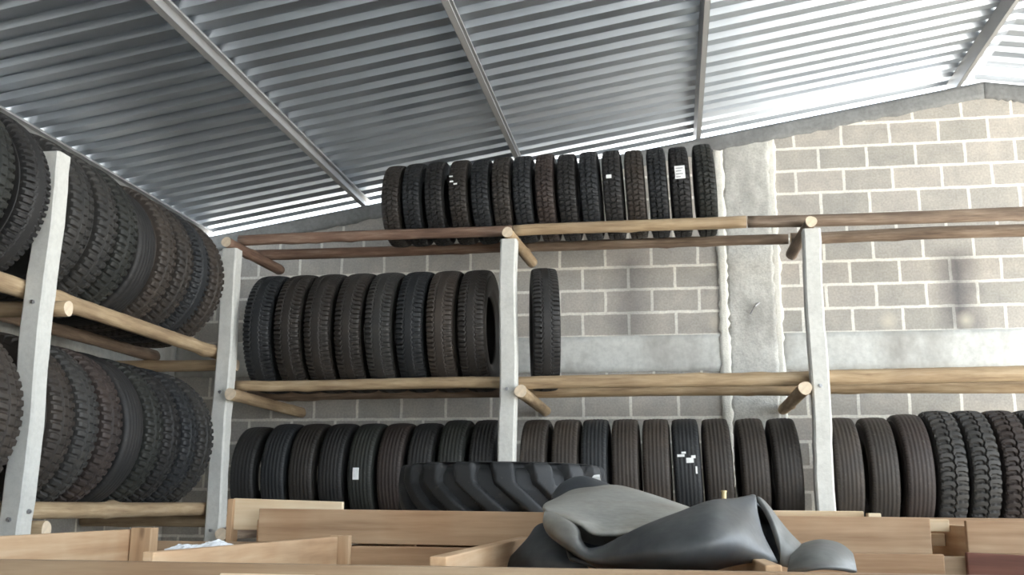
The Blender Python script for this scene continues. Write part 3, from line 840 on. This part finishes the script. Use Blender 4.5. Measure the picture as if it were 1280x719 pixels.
patches = [
    # light dusty upper fold, facing up
    patch([[(700, 624, 3.24), (716, 614, 3.30), (742, 610, 3.34), (772, 608, 3.38), (812, 619, 3.36), (862, 636, 3.25), (885, 645, 3.1)],
           [(682, 631, 3.02), (708, 622, 3.10), (742, 617, 3.14), (780, 618, 3.16), (820, 626, 3.12), (860, 640, 3.05), (885, 650, 2.95)],
           [(678, 636, 2.82), (702, 631, 2.88), (740, 630, 2.92), (778, 632, 2.92), (820, 637, 2.9), (858, 646, 2.85), (880, 655, 2.8)],
           [(679, 638, 2.68), (700, 639, 2.70), (736, 645, 2.72), (774, 648, 2.72), (816, 650, 2.7), (850, 652, 2.7), (875, 662, 2.68)],
           [(682, 640, 2.60), (700, 645, 2.585), (726, 654, 2.57), (748, 666, 2.56), (800, 664, 2.58), (842, 660, 2.6), (870, 672, 2.6)],
           [(684, 646, 2.60), (702, 651, 2.60), (728, 660, 2.60), (750, 671, 2.62), (798, 674, 2.66), (840, 672, 2.68), (868, 682, 2.66)],
           [(690, 668, 2.70), (706, 676, 2.72), (730, 692, 2.74), (755, 700, 2.76), (800, 704, 2.78), (842, 704, 2.78), (868, 706, 2.76)]], 0.80),
    # face of the fold below its ridge, turning round the lip into the dark band in front
    patch([[(681, 640, 2.62), (694, 644, 2.60), (710, 652, 2.585), (721, 662, 2.575), (725, 675, 2.58), (734, 687, 2.58), (750, 686, 2.58), (770, 679, 2.57), (806, 664, 2.55), (850, 647, 2.52), (888, 633, 2.56), (920, 629, 2.62), (943, 624, 2.68)],
           [(680, 643, 2.59), (692, 647, 2.565), (708, 655, 2.54), (719, 665, 2.525), (722, 678, 2.51), (733, 690, 2.50), (750, 688, 2.49), (770, 678, 2.48), (805, 660, 2.45), (850, 643, 2.44), (888, 629, 2.48), (920, 626, 2.54), (945, 621, 2.60)],
           [(680, 650, 2.57), (690, 656, 2.54), (705, 665, 2.51), (716, 674, 2.495), (722, 686, 2.48), (734, 695, 2.46), (752, 695, 2.44), (774, 688, 2.41), (812, 673, 2.36), (855, 658, 2.34), (892, 645, 2.36), (922, 641, 2.44), (946, 640, 2.55)],
           [(682, 658, 2.58), (690, 666, 2.545), (702, 675, 2.51), (714, 683, 2.495), (724, 692, 2.48), (738, 700, 2.455), (758, 702, 2.42), (782, 697, 2.37), (822, 690, 2.30), (862, 680, 2.27), (898, 668, 2.28), (928, 664, 2.36), (953, 668, 2.50)],
           [(686, 666, 2.63), (694, 673, 2.59), (706, 681, 2.555), (718, 689, 2.53), (730, 695, 2.51), (745, 702, 2.48), (768, 707, 2.43), (798, 709, 2.38), (835, 706, 2.31), (872, 700, 2.28), (906, 690, 2.29), (938, 688, 2.36), (965, 692, 2.46)],
           [(693, 672, 2.70), (702, 679, 2.66), (714, 688, 2.63), (726, 696, 2.60), (740, 704, 2.57), (755, 712, 2.54), (780, 720, 2.48), (806, 724, 2.44), (842, 724, 2.40), (880, 716, 2.38), (912, 707, 2.38), (945, 702, 2.40), (972, 705, 2.45)]], 0.10),
    # inner wall of the turned lip
    patch([[(706, 655, 2.70), (722, 655, 2.70), (745, 660, 2.71), (775, 662, 2.72)], [(706, 672, 2.67), (722, 674, 2.67), (745, 678, 2.68), (775, 676, 2.69)],
           [(708, 690, 2.62), (724, 694, 2.62), (746, 698, 2.62), (776, 694, 2.64)], [(712, 700, 2.58), (728, 704, 2.57), (748, 710, 2.56), (778, 708, 2.57)]], 0.0, 4),
    # inside of the open fold
    patch([[(925, 632, 2.70), (943, 628, 2.72), (958, 640, 2.74)], [(930, 655, 2.78), (950, 655, 2.82), (968, 660, 2.80)], [(940, 690, 2.75), (960, 690, 2.78), (982, 690, 2.70)], [(950, 706, 2.7), (968, 706, 2.7), (985, 706, 2.64)]], 0.0, 4),
    # grey panel right of the open fold
    patch([[(945, 621, 2.62), (950, 624, 2.66), (958, 632, 2.72), (968, 646, 2.80)],
           [(958, 641, 2.58), (964, 645, 2.60), (974, 655, 2.66), (986, 668, 2.76)],
           [(967, 662, 2.53), (974, 665, 2.56), (986, 672, 2.60), (1002, 684, 2.68)],
           [(973, 684, 2.50), (981, 685, 2.51), (994, 688, 2.54), (1008, 694, 2.60)],
           [(976, 708, 2.50), (985, 710, 2.49), (1000, 712, 2.50), (1014, 714, 2.56)]], 0.40),
    # drooping tail
    patch([[(996, 688, 2.62), (1006, 681, 2.68), (1026, 677, 2.74), (1048, 681, 2.72), (1063, 692, 2.66)],
           [(990, 697, 2.50), (1004, 687, 2.52), (1026, 680, 2.56), (1050, 685, 2.56), (1066, 696, 2.56)],
           [(987, 706, 2.44), (1004, 698, 2.42), (1028, 692, 2.43), (1051, 696, 2.46), (1068, 705, 2.50)],
           [(985, 717, 2.42), (1004, 714, 2.37), (1028, 711, 2.36), (1052, 713, 2.40), (1070, 717, 2.48)]], 0.28),
    # dark under layer at the left
    patch([[(664, 672, 3.0), (672, 658, 2.98), (684, 655, 2.92), (700, 668, 2.85)],
           [(648, 688, 2.92), (668, 676, 2.84), (690, 680, 2.76), (716, 688, 2.72)],
           [(634, 702, 2.88), (662, 696, 2.76), (692, 697, 2.68), (730, 702, 2.66)],
           [(622, 716, 2.86), (660, 717, 2.72), (698, 719, 2.66), (742, 719, 2.66)]], 0.05),
    # dark loop standing up at the back
    patch([[(690, 640, 3.42), (706, 620, 3.48), (728, 612, 3.52), (750, 615, 3.50), (772, 625, 3.45)],
           [(690, 622, 3.36), (704, 605, 3.42), (726, 597, 3.45), (748, 602, 3.44), (772, 613, 3.40)],
           [(693, 632, 3.26), (708, 617, 3.30), (729, 610, 3.32), (750, 611, 3.32), (775, 617, 3.32)],
           [(696, 645, 3.20), (712, 634, 3.22), (732, 628, 3.24), (752, 628, 3.24), (777, 632, 3.24)]], 0.0),
]
tb = MB(); dust = []
o0 = at(820, 690, 2.6); base = Vector((o0.x, 2.6, -0.20+H))
for A, d in patches:
    nr, nc = A.shape[:2]; i0 = len(tb.v)
    for r in range(nr):
        for c in range(nc):
            tb.v.append(tuple(Vector(A[r, c])-base)); dust.append(d+(0.60*max(0.0, 1-c/(nc*0.42)) if abs(d-0.10) < 1e-6 else 0))
    for r in range(nr-1):
        for c in range(nc-1):
            tb.f.append((i0+r*nc+c, i0+(r+1)*nc+c, i0+(r+1)*nc+c+1, i0+r*nc+c+1)); tb.m.append(0)
e = empty('inner_tube', base, 'deflated grey rubber inner tube draped in folds over the crate partitions', 'inner tube')
me = tb.mesh('inner_tube_body', [MT['tube']], True)
ca = me.attributes.new('dust', 'FLOAT', 'POINT'); ca.data.foreach_set('value', dust)
ob = link('tube_body', me, e)
s_ = ob.modifiers.new('wall', 'SOLIDIFY'); s_.thickness = 0.012; s_.offset = 0
s2 = ob.modifiers.new('round', 'SUBSURF'); s2.levels = 1; s2.render_levels = 1
vp = at(905, 628, 2.54)-base
vs = MB().cyl((0, 0, -0.012), (0, 0, 0.004), 0.013, 0.009).cyl((0, 0, 0.003), (0.0005, 0, 0.024), 0.0062).cyl((0.0005, 0, 0.024), (0.0008, 0, 0.028), 0.0075)
tag(vs.build('valve_stem', MT['brass'], e, vp, smooth=False), 'small brass valve stem')

# scrap of paper on top of the tractor tire, and crumpled film on the crate
p = at(742, 600, 3.52)
b = MB(); rows = []
for i in range(6):
    t = i/5
    rows.append([(-0.028+0.03*t, 0.0, 0.0-0.004*t), (0.026-0.004*t, 0.0, -0.002), (0.026-0.004*t, 0.002, -0.002), (-0.028+0.03*t, 0.002, 0.0-0.004*t)])
rows = [[(q[0], q[1]+0.01*math.sin(i), q[2]+0.008*i) for q in r] for i, r in enumerate(rows)]
b.ring_tube(rows)
tag(b.build('paper_scrap', MT['paper'], loc=p+Vector((0, 0, -0.02))), 'small white paper scrap sticking up behind the dark loop of the inner tube', 'paper')

g = MB(); r = random.Random(5); nx, ny = 22, 12; idx = {}
p0 = at(262, 684, 2.9)
for i in range(nx+1):
    for j in range(ny+1):
        u, v = i/nx, j/ny
        env = math.sin(PI*u)**0.5*math.sin(PI*v)**0.5
        idx[i, j] = len(g.v)
        g.v.append(((u-0.5)*0.20, (v-0.5)*0.14, env*(0.008+0.012*r.random()+0.008*math.sin(9*u+4*v))))
for i in range(nx):
    for j in range(ny): g.f.append((idx[i, j], idx[i+1, j], idx[i+1, j+1], idx[i, j+1])); g.m.append(0)
fo = g.build('plastic_film', MT['film'], loc=at(262, 686, 2.75), smooth=False)
fo.modifiers.new('thick', 'SOLIDIFY').thickness = 0.003
tag(fo, 'crumpled whitish plastic film on the crate below the corner post', 'plastic film')

# small bent tie wire in the column
b = MB(); pts = [Vector((0, 0, 0)), Vector((0.02, -0.03, 0.005)), Vector((-0.02, -0.05, -0.03)), Vector((-0.06, -0.03, -0.09))]
for a_, c_ in zip(pts, pts[1:]): b.cyl(a_, c_, 0.007, n=8)
pw = at(946, 380, BY-0.02)
tag(b.build('tie_wire', MT['bolt'], loc=pw), 'bent steel tie wire sticking out of the rough wall column', 'wire')

# ------------------------------------------------------------------ light
wd = bpy.data.worlds.new('sky'); bpy.context.scene.world = wd; wd.use_nodes = True
bg = wd.node_tree.nodes['Background']; bg.inputs[0].default_value = (0.80, 0.90, 1.0, 1); bg.inputs[1].default_value = 4.0
sun = bpy.data.lights.new('sun', 'SUN'); sun.energy = 16.0; sun.angle = math.radians(3); sun.color = (1.0, 0.95, 0.87)
so = bpy.data.objects.new('sun', sun); C.objects.link(so)
d = Vector((-0.50, 0.20, -0.84)); so.rotation_mode = 'QUATERNION'; so.rotation_quaternion = d.to_track_quat('-Z', 'Y'); so.location = (20, -5, 20)

sc = bpy.context.scene
sc.view_settings.view_transform = 'Standard'; sc.view_settings.look = 'None'
sc.view_settings.gamma = 1; sc.view_settings.use_curve_mapping = False
sc.view_settings.exposure = 0.78
sc.cycles.max_bounces = 8; sc.cycles.diffuse_bounces = 6; sc.cycles.glossy_bounces = 5
sc.cycles.use_denoising = True
sc.cycles.pixel_filter_type = 'BLACKMAN_HARRIS'; sc.cycles.filter_width = 1.7
